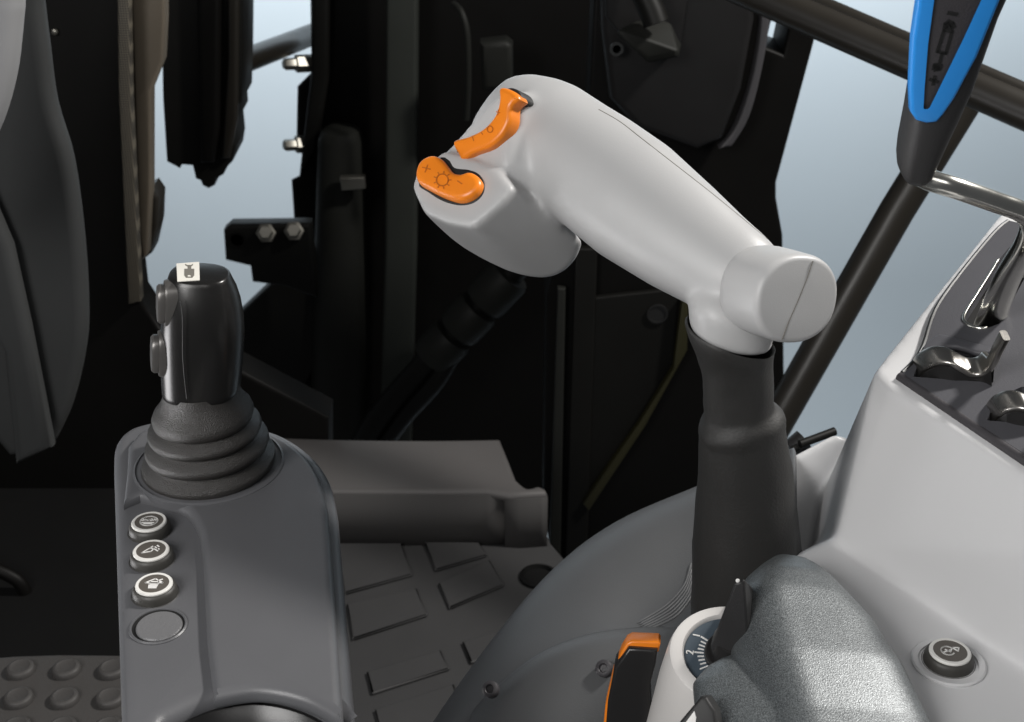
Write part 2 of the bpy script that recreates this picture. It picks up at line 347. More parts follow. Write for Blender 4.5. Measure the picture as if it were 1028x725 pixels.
# ================================================================== JOYSTICK
jb = onz(210, 466, ZC)
js = thing('joystick', 'black left joystick with bellows boot and pale symbol label on top', 'joystick', jb)
JY = jb.y
def jring(cx, cy, hw, rb=1.0, n=2.0, tilt=0.0, N=56):
    p = ony(cx, cy, JY); s = depth(p) / FPX
    u = (X * math.cos(tilt) + Z * math.sin(tilt)).normalized()
    return ring(p, u, Yv, hw * s, hw * s * rb, n, N)
bel = [(209.5, 467, 65), (209.5, 463, 67), (209.5, 459, 66), (209, 455.5, 57), (208.5, 453, 55), (208.3, 450, 60), (208, 446, 62), (207.5, 442, 61), (207, 439, 53), (206, 437, 50.5),
       (205.8, 434.5, 54.5), (205.5, 430.5, 57), (205, 427, 56), (204.5, 424, 49), (204.3, 422, 46.5), (204, 420, 49.5), (203.6, 415, 51), (203.3, 410, 49), (203, 404, 43.5), (202.5, 398, 40), (202.3, 393, 38.5), (202, 386, 38)]
loft('boot', [jring(x, y, w, 1, 2, .05) for x, y, w in bel], 'bellows', js, angle=60)
gr = [(202.5, 392, 36.5, .95), (202.5, 390, 38.2, .95), (202.5, 385, 38.8, .95), (203, 366, 40.2, .96), (203.5, 340, 41, .98), (203.3, 322, 40.4, .98), (202.5, 305, 38.3, .96), (201.5, 292, 35.3, .93), (200.8, 283, 32.6, .90), (200.4, 278.5, 31, .88),
      (200.2, 275.5, 29.8, .87), (200.1, 274.2, 28.5, .86), (200, 273.6, 26.5, .85)]
gp = loft('grip', [jring(x, y, w, b, 2.5, .02 if y > 290 else -.06) for x, y, w, b in gr], 'grip', js, angle=45)
tp = ony(200, 273.6, JY); tn = V((.06, 0, 1)).normalized(); tex = (X - tn * tn.x).normalized(); tey = tn.cross(tex)
lab = pplate('label_plate', [(177, 264.5), (200, 262.8), (200.5, 281), (178, 282.5)], tp + tn * .0002, tn, .0006, 'label', gp, .0001, r=.001)
pplate('symbol', zp([(308, 146), (335, 162), (395, 162), (418, 146), (422, 160), (396, 182), (396, 218), (440, 218), (440, 312), (412, 348), (320, 348), (295, 312), (295, 218), (344, 218), (344, 182), (308, 162)], 14.69, 165, 255),
       tp + tn * .0008, tn, .0002, 'labelink', lab, 0, holes=(zp([(340, 312), (365, 306), (395, 314), (390, 334), (345, 334)], 14.69, 165, 255),))
# seam down the near face
tube('seam', [ony(x, y, JY) - Yv * hw * .001 for x, y, hw in [(189, 286, 24.2), (192, 300, 26.8), (193, 340, 28.9), (196, 380, 27)]], .00035, 'mark', gp, 6, 4)
def side_button(cx, cy, hh):
    c = ony(cx, cy, JY - .012); n = V((-.95, -.30, .12)).normalized(); u, v, n = frame_of(n)
    o = loft('thumb_button', [ring(c + n * h, v, u, hh * a, .0085 * a, 2.6, 32) for h, a in ((-.012, 1.16), (-.0015, 1.16), (0, 1.1), (0, .95), (.003, .95), (.0045, .85), (.0048, .6))], 'nickel' if False else 'btnmetal', gp)
M['btnmetal'] = mat('satin button plastic', (.11, .105, .10), .32, .4, .05, 1500)
side_button(165, 305, .0135); side_button(159, 355, .0135)

# ================================================================== BIG PALE GREY LEVER
lv = thing('control_lever', 'large pale grey control lever with two orange rockers on its head', 'lever', P(735, 350, .83))
def seg_ring(px, py, d, hw_px, axis, rb=.9, n=2.2, N=48):
    c = P(px, py, d); a = axis.normalized(); u = a.cross(F).normalized(); v = a.cross(u).normalized()
    return ring(c, u, v, hw_px * d / FPX, hw_px * d / FPX * rb, n, N)
A0, A1 = P(548, 140, .905), P(786, 292, .815); ax = A1 - A0
bm = bmesh.new()
FP0 = P(485, 130, .885); FN = (V((-.62, -.62, .50))).normalized()
fpt = lambda x, y, o=0: onpl(x, y, FP0, FN) + FN * o
arm = [(498, 112, 40, .74), (512, 120, 51, .78), (532, 131, 58, .82), (548, 140, 60.5, .84), (575, 157, 60, .85), (600, 174, 61.5, .86), (637, 202, 63.5, .88), (685, 238, 57.5, .92), (720, 263, 51, .95), (742, 277, 47, .95), (757, 286, 42, .9)]
rs = []
for x, y, hw, rb in arm:
    t = (x - 548) / (786 - 548); rs.append(seg_ring(x, y, .905 + (.800 - .905) * t, hw, ax, rb, 2.3))
add_loft(bm, rs)
r_ = bmesh.ops.bisect_plane(bm, geom=bm.verts[:] + bm.edges[:] + bm.faces[:], plane_co=FP0 + FN * .001, plane_no=FN, clear_outer=True)
bmesh.ops.holes_fill(bm, edges=[e for e in bm.edges if len(e.link_faces) == 1], sides=0)
add_hull(bm, [fpt(x, y) for x, y in ((512, 86), (491, 101), (473, 127), (444, 154), (452, 176), (490, 176), (508, 165))] +
         [fpt(x, y) - FN * .05 for x, y in ((535, 84), (508, 98), (468, 150), (500, 200), (560, 190), (570, 120))])
# lower hull of the head
DN = V((-.42, -.52, .74)).normalized(); DP0 = P(470, 190, .872)
dpt = lambda x, y, o=0: onpl(x, y, DP0, DN) + DN * o
add_hull(bm, [dpt(x, y) for x, y in ((412, 187), (424, 213), (450, 224), (474, 228), (500, 206), (515, 188), (500, 168), (446, 150), (416, 172))] +
         [P(420, 203, .887), P(434, 222, .895), P(450, 238, .905), P(466, 250, .912), P(484, 260.5, .918), P(508, 272, .925), P(526, 277.5, .928), P(543, 280, .93), P(558, 278, .93), P(570, 271, .928), P(579, 260, .924), P(586, 243, .915), P(560, 215, .90), P(530, 190, .89)] +
         [P(470, 240, .95), P(508, 262, .965), P(545, 270, .97), P(580, 245, .96), P(480, 180, .95)])
# neck down into the rubber boot
add_loft(bm, [ring(ony(734, y, .735), (X * .98 - Z * .20), Yv, w * .83 / FPX, w * .80 / FPX, 2.2) for y, w in ((290, 24), (298, 34), (306, 41), (312, 43.5), (320, 43.5), (334, 43), (338, 42), (340, 38))])
bd = link('lever_body', bm_mesh(bm, 'lever'), 'lever', lv); blend(bd, .0014, 55)
# end cap
cx = (R * .43 - F * .86 - U * .22).normalized()
cc = P(802, 301, .772)
cu_ = (U - cx * U.dot(cx)).normalized(); cv_ = cu_.cross(cx).normalized()
def capring(h, k, n=2.25): return ring(cc + cx * h, cv_, cu_, .0252 * k, .0226 * k, n, 56)
cap = loft('end_cap', [capring(-.038, .95), capring(-.037, 1.06), capring(-.035, 1.10), capring(-.030, 1.12), capring(-.018, 1.12), capring(-.005, 1.11), capring(-.0028, 1.09), capring(-.0010, 1.05), capring(-.0002, 1.0), capring(0, .95), capring(0.0003, .4)], 'lever', lv, angle=50)
tube('seam', [onpl(x, y, cc + cx * .0003, cx) for x, y in ((816, 262), (810, 280), (802, 300), (791, 325), (785, 341))], .00028, 'labelink', cap, 6)
# rockers
rk = pplate('upper_rocker', [(500, 89), (506, 87.5), (516, 92.5), (519.5, 99), (512.5, 106), (511, 121), (503.5, 135.5), (491, 147), (475, 153), (463, 160), (458.5, 154), (454, 145.5), (456, 140), (470, 136), (485, 128), (496, 115), (500, 101)], FP0 - FN * .006, FN, .0125, 'orange', lv, .0032, k=4, bres=4)
fq = FP0 + FN * .0066
pxs('symbol', [zp(l, 5.575, 410, 80) for l in ([(358, 320), (366, 342)], [(457 + 16 * math.cos(a / 3), 278 + 18 * math.sin(a / 3)) for a in range(20)], [(408, 298), (416, 306)], [(492, 180), (512, 186)], [(504, 170), (500, 198)])], fq, FN, .0006, 'orangemark', rk)
rk2 = pplate('lower_rocker', [(416, 171), (421, 160), (432, 154.5), (441, 157), (446.5, 163), (453, 171), (461, 173), (470, 171), (478, 175), (481.5, 182), (478, 191), (469, 197.5), (458, 199.5), (443, 195), (428, 187.5), (418, 181)], DP0 - DN * .008, DN, .0145, 'orange', lv, .0040, k=4, bres=4)
dq = DP0 + DN * .0066
gear = [[(190 + 33 * math.cos(a / 4), 562 + 33 * math.sin(a / 4)) for a in range(27)]] + [[(190 + r * math.cos(a), 562 + r * math.sin(a)) for r in (38, 48)] for a in [math.pi / 4.5 * i for i in range(9)]]
pxs('symbol', [zp(l, 5.575, 410, 80) for l in gear + [[(80, 492), (122, 502)], [(108, 478), (94, 518)], [(276, 568), (300, 584)]]], dq, DN, .0008, 'orangemark', rk2)
pplate('rocker_well', [(458, 152), (459, 161), (465, 164), (472, 156), (488, 149), (502, 138), (509, 122), (511, 107), (523, 101), (521, 92), (513, 88), (506, 92), (503, 110), (480, 138)], FP0 - FN * .012, FN, .0134, 'mark', lv, .001, k=4)
pplate('rocker_well', [(420, 183), (430, 193), (445, 202), (462, 206), (476, 203), (485, 194), (486, 183), (480, 174), (470, 170), (456, 168), (450, 160), (440, 159)], DP0 - DN * .012, DN, .0126, 'mark', lv, .001, k=4)
def on_skin(o, px, lift=.0):                                         # where these bearings meet the skin
    dg = bpy.context.evaluated_depsgraph_get(); dg.update(); e = o.evaluated_get(dg); out = []
    for x, y in px:
        d = ray(x, y).normalized(); ok, loc, nn, _i = e.ray_cast(CAM - ORG[o], d)
        if ok: out.append(loc + ORG[o] + nn * lift)
    return out
tube('seam', on_skin(bd, spline([(601, 110), (622, 122), (644, 139), (680, 167), (712, 192), (745, 219), (776, 245)], 4), .0), .0003, 'labelink', bd, 6)
tube('seam', on_skin(bd, [(775, 340), (775, 346), (775, 352), (774.5, 358)]), .0003, 'labelink', bd, 6)
# rubber boot under the lever
lb = []
for xl, xr, y, tl in ((687, 781, 336, -.30), (685, 780, 339, -.30), (687.5, 778.5, 346, -.27), (697, 777, 360, -.16), (703, 777, 375, -.10), (706, 776, 393, .05), (706.5, 776, 407, .16), (706, 778, 413, .20), (702.5, 785, 420, .22), (701, 788, 425, .22), (701.5, 788.5, 431, .18),
                      (702, 789, 440, .12), (700, 795, 480, .06), (697.5, 801, 525, .03), (695.5, 806, 570, 0), (694, 809, 620, 0), (695, 808, 660, 0)):
    p = ony((xl + xr) / 2, y, .735); hw = (xr - xl) / 2 * depth(p) / FPX
    lb.append(ring(p, (X * math.cos(tl) + Z * math.sin(tl)), Yv, hw, hw * .92, 2.2, 48))
q = ony(733, 338, .735)
inner = [ring(q + Z * h, (X * math.cos(-.30) + Z * math.sin(-.30)), Yv, a, a * .92, 2.2, 48) for h, a in ((-.02, .019), (.0, .0262))]
def densify(rs, k):
    out = []
    for i in range(len(rs[0])): out.append(spline([tuple(r[i]) for r in rs], k))
    return [[V(c[j]) for c in out] for j in range(len(out[0]))]
ga = loft('rubber_gaiter', inner + densify(lb, 5), 'rubber', lv, angle=60)
tx = bpy.data.textures.new('creases', 'CLOUDS'); tx.noise_scale = .028; tx.noise_depth = 2
md = ga.modifiers.new('crease', 'DISPLACE'); md.texture = tx; md.strength = .0028; md.mid_level = .5; md.texture_coords = 'LOCAL'

# ================================================================== CHARCOAL COVER (wheel-arch shaped) under the lever
def patch(name, rows, m, parent, k=6, th=.004):
    g = [spline(r, k) for r in rows]; n = len(g[0]); cols = [spline([row[i] for row in g], k) for i in range(n)]
    bm = bmesh.new(); vv = [[bm.verts.new(P(*c)) for c in col] for col in cols]
    for a, b in zip(vv, vv[1:]):
        for i in range(len(a) - 1): bm.faces.new((a[i], a[i + 1], b[i + 1], b[i]))
    o = link(name, bm_mesh(bm, name), m, parent, angle=80)
    s = o.modifiers.new('thick', 'SOLIDIFY'); s.thickness = th; s.offset = 0; return o
cv = thing('seat_cover', 'charcoal domed cover with small screws behind the orange edged lever', 'cover', P(600, 700, 1.0))
shell = patch('cover_shell', [
 [(405, 790, 1.10), (440, 730, 1.12), (500, 650, 1.15), (560, 582, 1.19), (620, 535, 1.21), (700, 500, 1.22), (765, 476, 1.2), (798, 462, 1.18)],
 [(401, 790, 1.07), (437, 726, 1.085), (498, 641, 1.105), (558, 572, 1.135), (620, 526, 1.15), (702, 490, 1.15), (765, 465, 1.13), (798, 452, 1.11)],
 [(407, 790, 1.04), (443, 730, 1.05), (505, 650, 1.065), (566, 588, 1.085), (630, 545, 1.095), (706, 512, 1.10), (768, 492, 1.08), (798, 478, 1.06)],
 [(425, 790, 1.01), (465, 735, 1.015), (528, 668, 1.02), (590, 630, 1.03), (650, 618, 1.035), (715, 590, 1.04), (770, 560, 1.02), (798, 545, 1.0)],
 [(470, 790, .985), (510, 745, .985), (560, 700, .985), (610, 670, .985), (665, 660, .985), (725, 650, .985), (770, 640, .97), (798, 630, .95)],
 [(520, 830, .955), (550, 800, .955), (590, 770, .955), (630, 750, .955), (680, 740, .955), (730, 740, .955), (770, 740, .94), (798, 730, .92)]], 'cover', cv)
patch('skirt_panel', [
 [(432, 790, 1.025), (468, 731, 1.022), (492, 700, 1.018), (540, 661, 1.012), (590, 641, 1.012), (640, 634, 1.016), (690, 632, 1.016)],
 [(448, 795, .992), (488, 742, .985), (520, 705, .985), (560, 678, .985), (600, 662, .985), (645, 655, .985), (690, 652, .985)],
 [(470, 830, .955), (520, 800, .95), (550, 780, .95), (590, 765, .95), (630, 755, .95), (660, 752, .95), (690, 750, .95)]], 'cover', cv, th=.006)
for x, y, d in ((606, 671, .972), (492, 692, .995)):
    n = (CAM - P(x, y, d)).normalized() + V((-.45, 0, .25)); r = .0048 if x > 480 else .003
    lathe('screw', P(x, y, d), n, [(r * 1.25, -.004), (r * 1.25, .0006), (r, .0016), (r * .7, .0018), (r * .5, .0002), (0, .0002)], 'plate', cv, 20)
RIBS = ([(640, 626), (668, 609), (687, 588), (694, 566)], [(648, 634), (676, 621), (690, 606), (696, 594)])
for i in range(6):
    t = i / 5; pt = on_skin(shell, spline([(a[0] + (b[0] - a[0]) * t, a[1] + (b[1] - a[1]) * t) for a, b in zip(*RIBS)], 5), .0004)
    if len(pt) > 3: tube('moulded_rib', pt, [.0003] + [.0011] * (len(pt) - 2) + [.0006], 'cover', cv, 8)
# ================================================================== RIGHT SIDE CONSOLE
zs = .632
pA, pB, pC = P(905, 380, .865), P(1150, 541, .712), P(1012, 222, 1.0)
TN = (pB - pA).cross(pC - pA).normalized()
if TN.z < 0: TN = -TN
top = lambda x, y, o=0: onpl(x, y, pA, TN) + TN * o
sc_ = thing('side_console', 'light grey right side console with dark control panel and chrome rod slot', 'console', onz(960, 640, zs - .2))
E_, F_ = onz(838, 546, zs), onz(1150, 753, zs)
bm = bmesh.new()
G_ = P(803, 548, 1.22)
dn = V((0, 0, -.25))
add_hull(bm, [top(890, 358), top(878, 374), top(894, 390), top(1160, 562), top(1006, 213), top(1260, 330)] + [E_, F_, E_ + dn, F_ + dn, G_, G_ + dn, onz(1260, 600, .5), onz(1060, 380, .5)])
add_hull(bm, [onz(x, y, z) for z in (zs, zs - .1) for x, y in ((790, 560), (880, 520), (1200, 760), (1200, 1000), (760, 1000), (740, 700))])
add_hull(bm, [P(x, y, d) for d in (1.09, 1.16) for x, y in ((760, 478), (800, 458), (837, 437), (852, 440), (870, 560), (740, 560))])
bod = link('console_body', bm_mesh(bm, 'sc'), 'lightgrey', sc_); blend(bod, .0022, 18)
slot = spline([(1002, 266), (997, 274), (982, 298), (968, 321), (970, 329), (977, 333), (988, 334.5), (999, 331), (1006, 326), (1022, 296), (1040, 262), (1044, 248), (1022, 246)], 4, True)
w1 = rnd([(917, 383), (921, 372), (931, 359), (950, 350), (974, 352), (1000, 352), (997, 389)], .8)
w2 = rnd([(991, 427), (996, 414), (1006, 402), (1026, 393), (1050, 396), (1078, 398), (1076, 434)], .8)
pout = spline([(1012, 226), (997, 239), (962, 282), (939, 316), (927, 352), (917, 368)], 4) + rnd([(905, 379.5), (1150, 540), (1215, 340), (1060, 236)], 2)
cut = holed('pocket', [top(x, y, .012) for x, y in pout], [], TN * -.047, 'lightgrey', sc_)
bm = bmesh.new(); bm.from_mesh(cut.data); bmesh.ops.holes_fill(bm, edges=[e for e in bm.edges if len(e.link_faces) == 1], sides=0); bmesh.ops.recalc_face_normals(bm, faces=bm.faces); bm.to_mesh(cut.data); bm.free()
carve(bod, cut)
for p in bod.data.polygons: p.use_smooth = True
bod.data.set_sharp_from_angle(angle=math.radians(50))
cx0 = top(1010, 340, .0035)
pin = [cx0 + (top(x, y, .0035) - cx0) * 1.004 for x, y in pout]
pnl = holed('control_panel', pin, [[top(x, y, .0035) for x, y in l] for l in (slot, w1, w2)], TN * -.008, 'panel', sc_)
tube('panel_edge', [p - TN * .0008 for p in pin[:22]], .0016, 'blackplastic', pnl, 8)
tube('panel_lip', [top(x, y, .0005) for x, y in ((903.5, 379), (1028, 463), (1150, 545))], .0032, 'plate', pnl, 12)
tube('slot_rim', [top(x, y, .0036) for x, y in slot[:26]], .0012, 'chrome', pnl, 10)
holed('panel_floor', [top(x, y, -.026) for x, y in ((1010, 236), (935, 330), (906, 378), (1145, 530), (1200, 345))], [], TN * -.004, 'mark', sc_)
pplate('panel_ridge', [(928, 345), (938, 337), (948, 335), (990, 346), (1000, 343), (1002, 349), (985, 354), (960, 347), (940, 349), (930, 358), (925, 356)], pA + TN * .002, TN, .0045, 'panel', sc_, .002, k=3)
def thumb(dx, dy, s):
    t = thing('thumb_lever', 'satin metal thumb lever nearer the chrome rod on the dark panel' if dx == 0 else 'satin metal thumb lever cut by the right edge of the picture', 'thumb lever', top(960 + dx, 372 + dy), 'thumb levers on the right panel')
    fr = [(921, 381), (929, 371), (942, 365), (956, 365), (969, 371), (979, 376), (989, 375), (996, 366), (1001, 355), (1008, 342)]
    along = (pA - pC); along = (along - TN * along.dot(TN)).normalized()
    inner_, outer_ = [], []
    pts = spline(fr, 4); f0 = [onpl(x * 1 + dx, y + dy, top(925 + dx, 380 + dy, .004), (-along + TN * .25 - X * .1).normalized()) for x, y in pts]
    back = V((-.10, .92, .30)).normalized() * (.015 * s)
    bm = bmesh.new(); th = TN * -.0032
    rr = []
    for i, p in enumerate(f0):
        tg = (f0[min(i + 1, len(f0) - 1)] - f0[max(i - 1, 0)]).normalized(); nn = tg.cross(back.normalized()).normalized()
        if nn.dot(TN) > 0: nn = -nn
        bdir = back.normalized(); h = back.length / 2 * (1 if i < len(f0) - 10 else .55)
        rr.append(ring(p + bdir * h + nn * .002, bdir, nn, h, .0022, 4, 24))
    add_loft(bm, rr); link('finger_strip', bm_mesh(bm, 'ts'), 'nickel', t, angle=50)
    me = bmesh.new(); lo = [p - TN * .022 for p in f0[:-8]]
    hi = [p - TN * .004 + back * .1 for p in f0[:-8]]
    vs = [[me.verts.new(a), me.verts.new(b), me.verts.new(b + back * .8), me.verts.new(a + back * .8)] for a, b in zip(hi, lo)]
    for a, b in zip(vs, vs[1:]):
        for i in range(4): me.faces.new((a[i], a[(i + 1) % 4], b[(i + 1) % 4], b[i]))
    me.faces.new(vs[0]); me.faces.new(vs[-1][::-1]); link('wheel_body', bm_mesh(me, 'wb'), 'blackplastic', t)
    return t
thumb(0, 0, 1); thumb(75, 46, 1)
icon_s = [arc(.0042, 40, 320, 18, -.0016, 0), [(-.003, .001), (0, -.001), (.002, .003), (.0064, .003), (.0050, -.0005), (.002, .003)], [(-.0045, -.0015), (0, .0005)]]
bt = push_button(952, 664, sc_, zs, icon_s, .0135)[0]
lathe('button_recess', onz(952, 666, zs), Z, [(.0205, -.003), (.0205, .0012), (.0195, .0020), (.0165, .0014), (.016, -.002)], 'lightgrey', sc_)

# ================================================================== CHROME ROD LEVER WITH BLUE TRIM
hp0 = P(925, 112, .700); hp1 = P(962, -60, .640)
hn = R.cross(hp1 - hp0).normalized()
if hn.dot(F) > 0: hn = -hn
bh = thing('rod_lever', 'black lever handle with bright blue trim on a bent chrome rod', 'lever', P(985, 330, .9))
hax = (hp1 - hp0).normalized()
rows = []
for xl, xr, y, k in ((911, 924, 177, .4), (905, 931, 174, .7), (902, 935, 168, .85), (901.5, 938, 159, .95), (903, 944, 145, 1), (909, 960, 112, 1), (914, 975, 80, 1), (921, 1000, 10, 1), (928, 1032, -60, 1)):
    w = (xr - xl) / 2; c = onpl((xl + xr) / 2, y, hp0 - hn * .0165, hn); s = depth(c) / FPX; b = .017 * k
    rows.append(ring(c, R, hn, w * s, b, 2.6, 44))
hb = loft('handle', rows, 'sleeve', bh, angle=60)
blue_o = [(927, -60), (922, 0), (916, 41), (913.5, 90), (914.5, 114), (920, 122), (930, 125), (941, 124), (948, 116), (959, 100), (981, 59), (1005, 0), (1030, -60)]
blue_i = [(939, -60), (933, 0), (927, 45), (923.5, 90), (922.5, 110), (925, 113.5), (932, 113.5), (937, 110), (972, 39), (990, 0), (1016, -60)]
pplate('blue_trim', blue_o, hp0 - hn * .006, hn, .008, 'blue', bh, .0022, holes=(blue_i,))
fp = pplate('face_plate', [(x, y) for x, y in blue_i], hp0 - hn * .005, hn, .0055, 'plate', bh, .0005)
hq = hp0 + hn * .0006
for ls, w in (([[(290, 72), (336, 80)]], .0018), ([[(274, 150), (278, 135), (292, 124), (308, 134), (316, 150)], [(282, 148), (306, 152)]], .0026), ([[(266, 168), (310, 176), (276, 298), (228, 288), (266, 168)], [(254, 298), (242, 350)]], .0016),
              ([[(226, 362), (226, 388)], [(210, 375), (244, 375)]], .0032), ([[(188, 444), (230, 458)], [(214, 428), (204, 472)]], .0016)):
    pxs('symbol', [zp(l, 5.573, 900, 0) for l in ls], hq, hn, w, 'mark', fp)
tube('chrome_rod', [P(912, 150, .74), P(917, 168, .742), P(929, 179, .742), P(960, 189, .74), (P(1000, 203, .752)), P(1024, 212, .76), P(1034, 224, .772), P(1030, 245, .795), P(1012, 278, .85), P(994, 322, .91), P(984, 348, .95)],
     [.0058] * 7 + [.0066, .0078, .009, .009], 'chrome', bh, 24, 6)

# ================================================================== ROTARY DIAL
dax = V((0, -.20, .98)).normalized()
dcen = P(736, 656, .80)
dl = thing('rotary_dial', 'white rotary dial with numbered scale partly under the graphite palm rest', 'dial', P(730, 740, .83))
k = .80 / FPX
lathe('dial_housing', dcen, dax, [(.0455, -.085), (.0405, -.03), (.0372, -.006), (.0358, -.0015), (62 * k - .0015, 0), (51 * k, 0), (49.5 * k, -.0012), (49 * k, -.0035), (0, -.0036)], 'white', dl, 72)
sf = lathe('scale_face', dcen, dax, [(48.8 * k, -.0034), (48.8 * k, -.0026), (20 * k, -.0024), (0, -.0024)], 'scale', dl, 64)
du_, dv_, _ = frame_of(dax)
er = (X - dax * X.dot(dax)).normalized(); eu = dax.cross(er)
ticks = []
for i in range(9):
    a = math.radians(140 + i * 8.2); r0, r1 = (29.5 * k, (35 if i % 4 else 38) * k); ticks.append([(r0 * math.cos(a), r0 * math.sin(a)), (r1 * math.cos(a), r1 * math.sin(a))])
strokes('tick_marks', ticks, dcen - dax * .0025, er, eu, dax, .0008, 'ink', sf, .0005)
for s, a in (('1', 142), ('2', 174)):
    a = math.radians(a); text('numeral', s, dcen - dax * .0022 + (er * math.cos(a) + eu * math.sin(a)) * 42.5 * k, eu * -.0 + (er * math.cos(math.radians(75)) + eu * math.sin(math.radians(75))), (er * -math.sin(math.radians(75)) + eu * math.cos(math.radians(75))), .0062, 'ink', sf, .0003)
kb = lathe('knob', dcen, dax, [(28.5 * k, -.0026), (28.5 * k, .001), (27 * k, .002), (24 * k, .002), (23 * k, .004), (22 * k, .012), (20 * k, .014), (0, .014)], 'blackplastic', dl, 48)
bm = bmesh.new(); add_hull(bm, [P(*q) for q in ((738, 584, .764), (747, 581, .762), (732, 602, .768), (721, 628, .779), (713, 650, .792), (722, 659, .792), (752, 652, .772), (754, 600, .772), (756, 590, .79), (740, 590, .787), (728, 612, .797), (713, 650, .81), (752, 650, .81))])
po = link('pointer', bm_mesh(bm, 'p'), 'sleeve', dl); bv = po.modifiers.new('b', 'BEVEL'); bv.width = .0022; bv.segments = 3
lathe('pointer_dot', P(740.5, 583, .7605), V((-.2, -.8, .6)), [(.0011, -.001), (.0011, .0003), (.0008, .0007), (0, .0008)], 'ink', dl, 14)

# ================================================================== GRAPHITE PALM REST
pr = thing('palm_rest', 'speckled graphite palm rest with moulded thumb groove beside white dial', 'palm rest', P(820, 740, .78))
bm = bmesh.new()
upv = V((0, -.55, .83)).normalized()
PROF = [(-1, -.2), (-.97, .2), (-.84, .62), (-.66, .92), (-.46, 1.02), (-.15, .98), (.25, .90), (.62, .80), (.86, .62), (.98, .25), (.97, -.2), (.4, -.45), (-.4, -.45), (-.92, -.4)]
rows = []
for xl, xr, y, d, b in ((778, 815, 551.5, .83, .012), (764, 829, 562, .82, .022), (752, 841, 573, .81, .028), (740, 862, 592, .795, .029), (737, 884, 614, .782, .030), (741, 914, 658, .755, .031), (754, 943, 716, .725, .031), (765, 955, 760, .70, .031), (780, 975, 800, .69, .031)):
    c = P((xl + xr) / 2, y, d); s = d / FPX; rows.append(section(c - upv * .020, (R + V((0, 0, -.06))).normalized(), upv, (xr - xl) / 2 * s, b, PROF))
add_loft(bm, rows)
rows = []
for xl, xr, y, d, b in ((728, 765, 652, .765, .010), (712, 785, 660, .76, .018), (698, 800, 675, .75, .023), (700, 812, 697, .735, .026), (712, 830, 720, .72, .028), (735, 850, 760, .70, .028)):
    c = P((xl + xr) / 2, y, d); s = d / FPX; rows.append(ring(c - upv * .014, (R + V((0, 0, .1))).normalized(), upv, (xr - xl) / 2 * s, b * .62, 2.3, 40))
add_loft(bm, rows)
blend(link('rest_shell', bm_mesh(bm, 'pr'), 'graphite', pr), .0015, 10)
# small black rocker switch below the dial
sw = thing('rocker_switch', 'small black rocker switch with white mark in front of dial', 'switch', P(705, 725, .715))
swn = V((-.35, -.75, .55)).normalized(); sp = P(706, 716, .715)
sb = pplate('switch_body', [(680, 727), (703, 699.5), (709, 700), (718, 714), (722, 740), (680, 745)], sp - swn * .012, swn, .014, 'mark', sw, .002)
pplate('switch_mark', [(687, 727), (697, 713.5), (699, 720), (698, 732)], sp + swn * .0012, swn, .0014, 'ink', sw, .0003)
# ================================================================== ORANGE EDGED LEVER
ol = thing('edge_lever', 'black upright lever with thin orange edge left of the white dial', 'lever', P(633, 725, .86))
ln = V((-.12, -.95, .25)).normalized(); lp = P(636, 680, .86)
pplate('lever_blade', [(606, 760), (610, 705), (617, 670), (626, 658), (631, 651), (660, 653), (658, 668), (652, 690), (656, 760)], lp - ln * .016, ln, .020, 'blackplastic', ol, .002, bres=4)
pplate('orange_edge', [(603, 760), (607.5, 709), (615, 677), (623.5, 655), (629, 646), (634, 643.5), (661, 644.5), (663, 647), (661, 655), (640, 660), (620, 700), (610, 760)], lp - ln * .014, ln, .014, 'orange', ol, .0015, bres=3)

# ================================================================== FOOTREST
zf = .24
ft = thing('foot_pedal', 'brown black rubber foot pedal with round studs at lower left', 'pedal', onz(50, 700, zf))
zplate('pedal_plate', spline([(-60, 672), (-20, 660), (15, 656)], 5) + [(60, 654.5), (112, 655), (150, 656), (160, 800), (-80, 800)], zf, .03, 'pad', ft, .008, bres=5)
bm = bmesh.new()
for j, y in enumerate((674, 703, 733)):
    for i in range(-2, 4):
        c = onz(21 + i * 46 - j * 2, y, zf); u, v, n = frame_of(Z)
        add_loft(bm, [ring(c + Z * h, u, v, r, r, 2, 28) for r, h in ((.0140, -.003), (.0140, .0010), (.0132, .0052), (.0118, .0064), (.0096, .0068), (.0086, .0062), (.001, .0062))])
link('stud_pattern', bm_mesh(bm, 's'), 'pad', ft)
fr_ = tube('floor_tube', [ony(-40, 560, 1.5), ony(6, 576, 1.5), ony(24, 592, 1.5), ony(27, 625, 1.5), ony(28, 665, 1.5)], .009, 'dark', None, 14, 5)
tag(fr_, 'bent black tube on the floor above the studded pedal', 'tube')

# ================================================================== BACKGROUND OF THE CAB, LEFT
lf = thing('side_fascia', 'tapering dark grey fascia panel along the left edge', 'fascia', ony(40, 455, 1.3))
yplate('fascia_panel', spline([(-60, -60), (36, -60), (39, 0), (45, 50), (53, 108), (70, 166), (81, 248), (85, 320), (82, 360), (70, 410), (54, 446)], 4) + [(30, 458), (8, 461), (-60, 380)], 1.3, .03, 'fascia', lf, .012)
yplate('fascia_flank', [(-60, 250), (2, 355), (14, 470), (52, 452), (28, 330), (10, 250), (-20, 180)], 1.275, .024, 'fascia', lf, .011)
wt = yplate('seat_shell', spline([(-90, -60), (14, -60), (19, 0), (18, 25), (11, 83), (-6, 137), (-40, 190), (-90, 240)], 5), 1.12, .03, 'trimgrey', None, .016)
tag(wt, 'light grey curved shell edge in the top left corner', 'seat shell')
bp_ = thing('door_pillar', 'black door pillar with a perforated edge strip and beige panel', 'pillar', ony(100, 500, 1.75))
yplate('pillar_post', [(-90, 300), (30, 300), (30, -60), (121, -60), (125, 120), (133, 240), (140, 300), (160, 330), (330, 420), (330, 470), (150, 620), (-90, 620)], 1.75, .06, 'dark', bp_, .006)
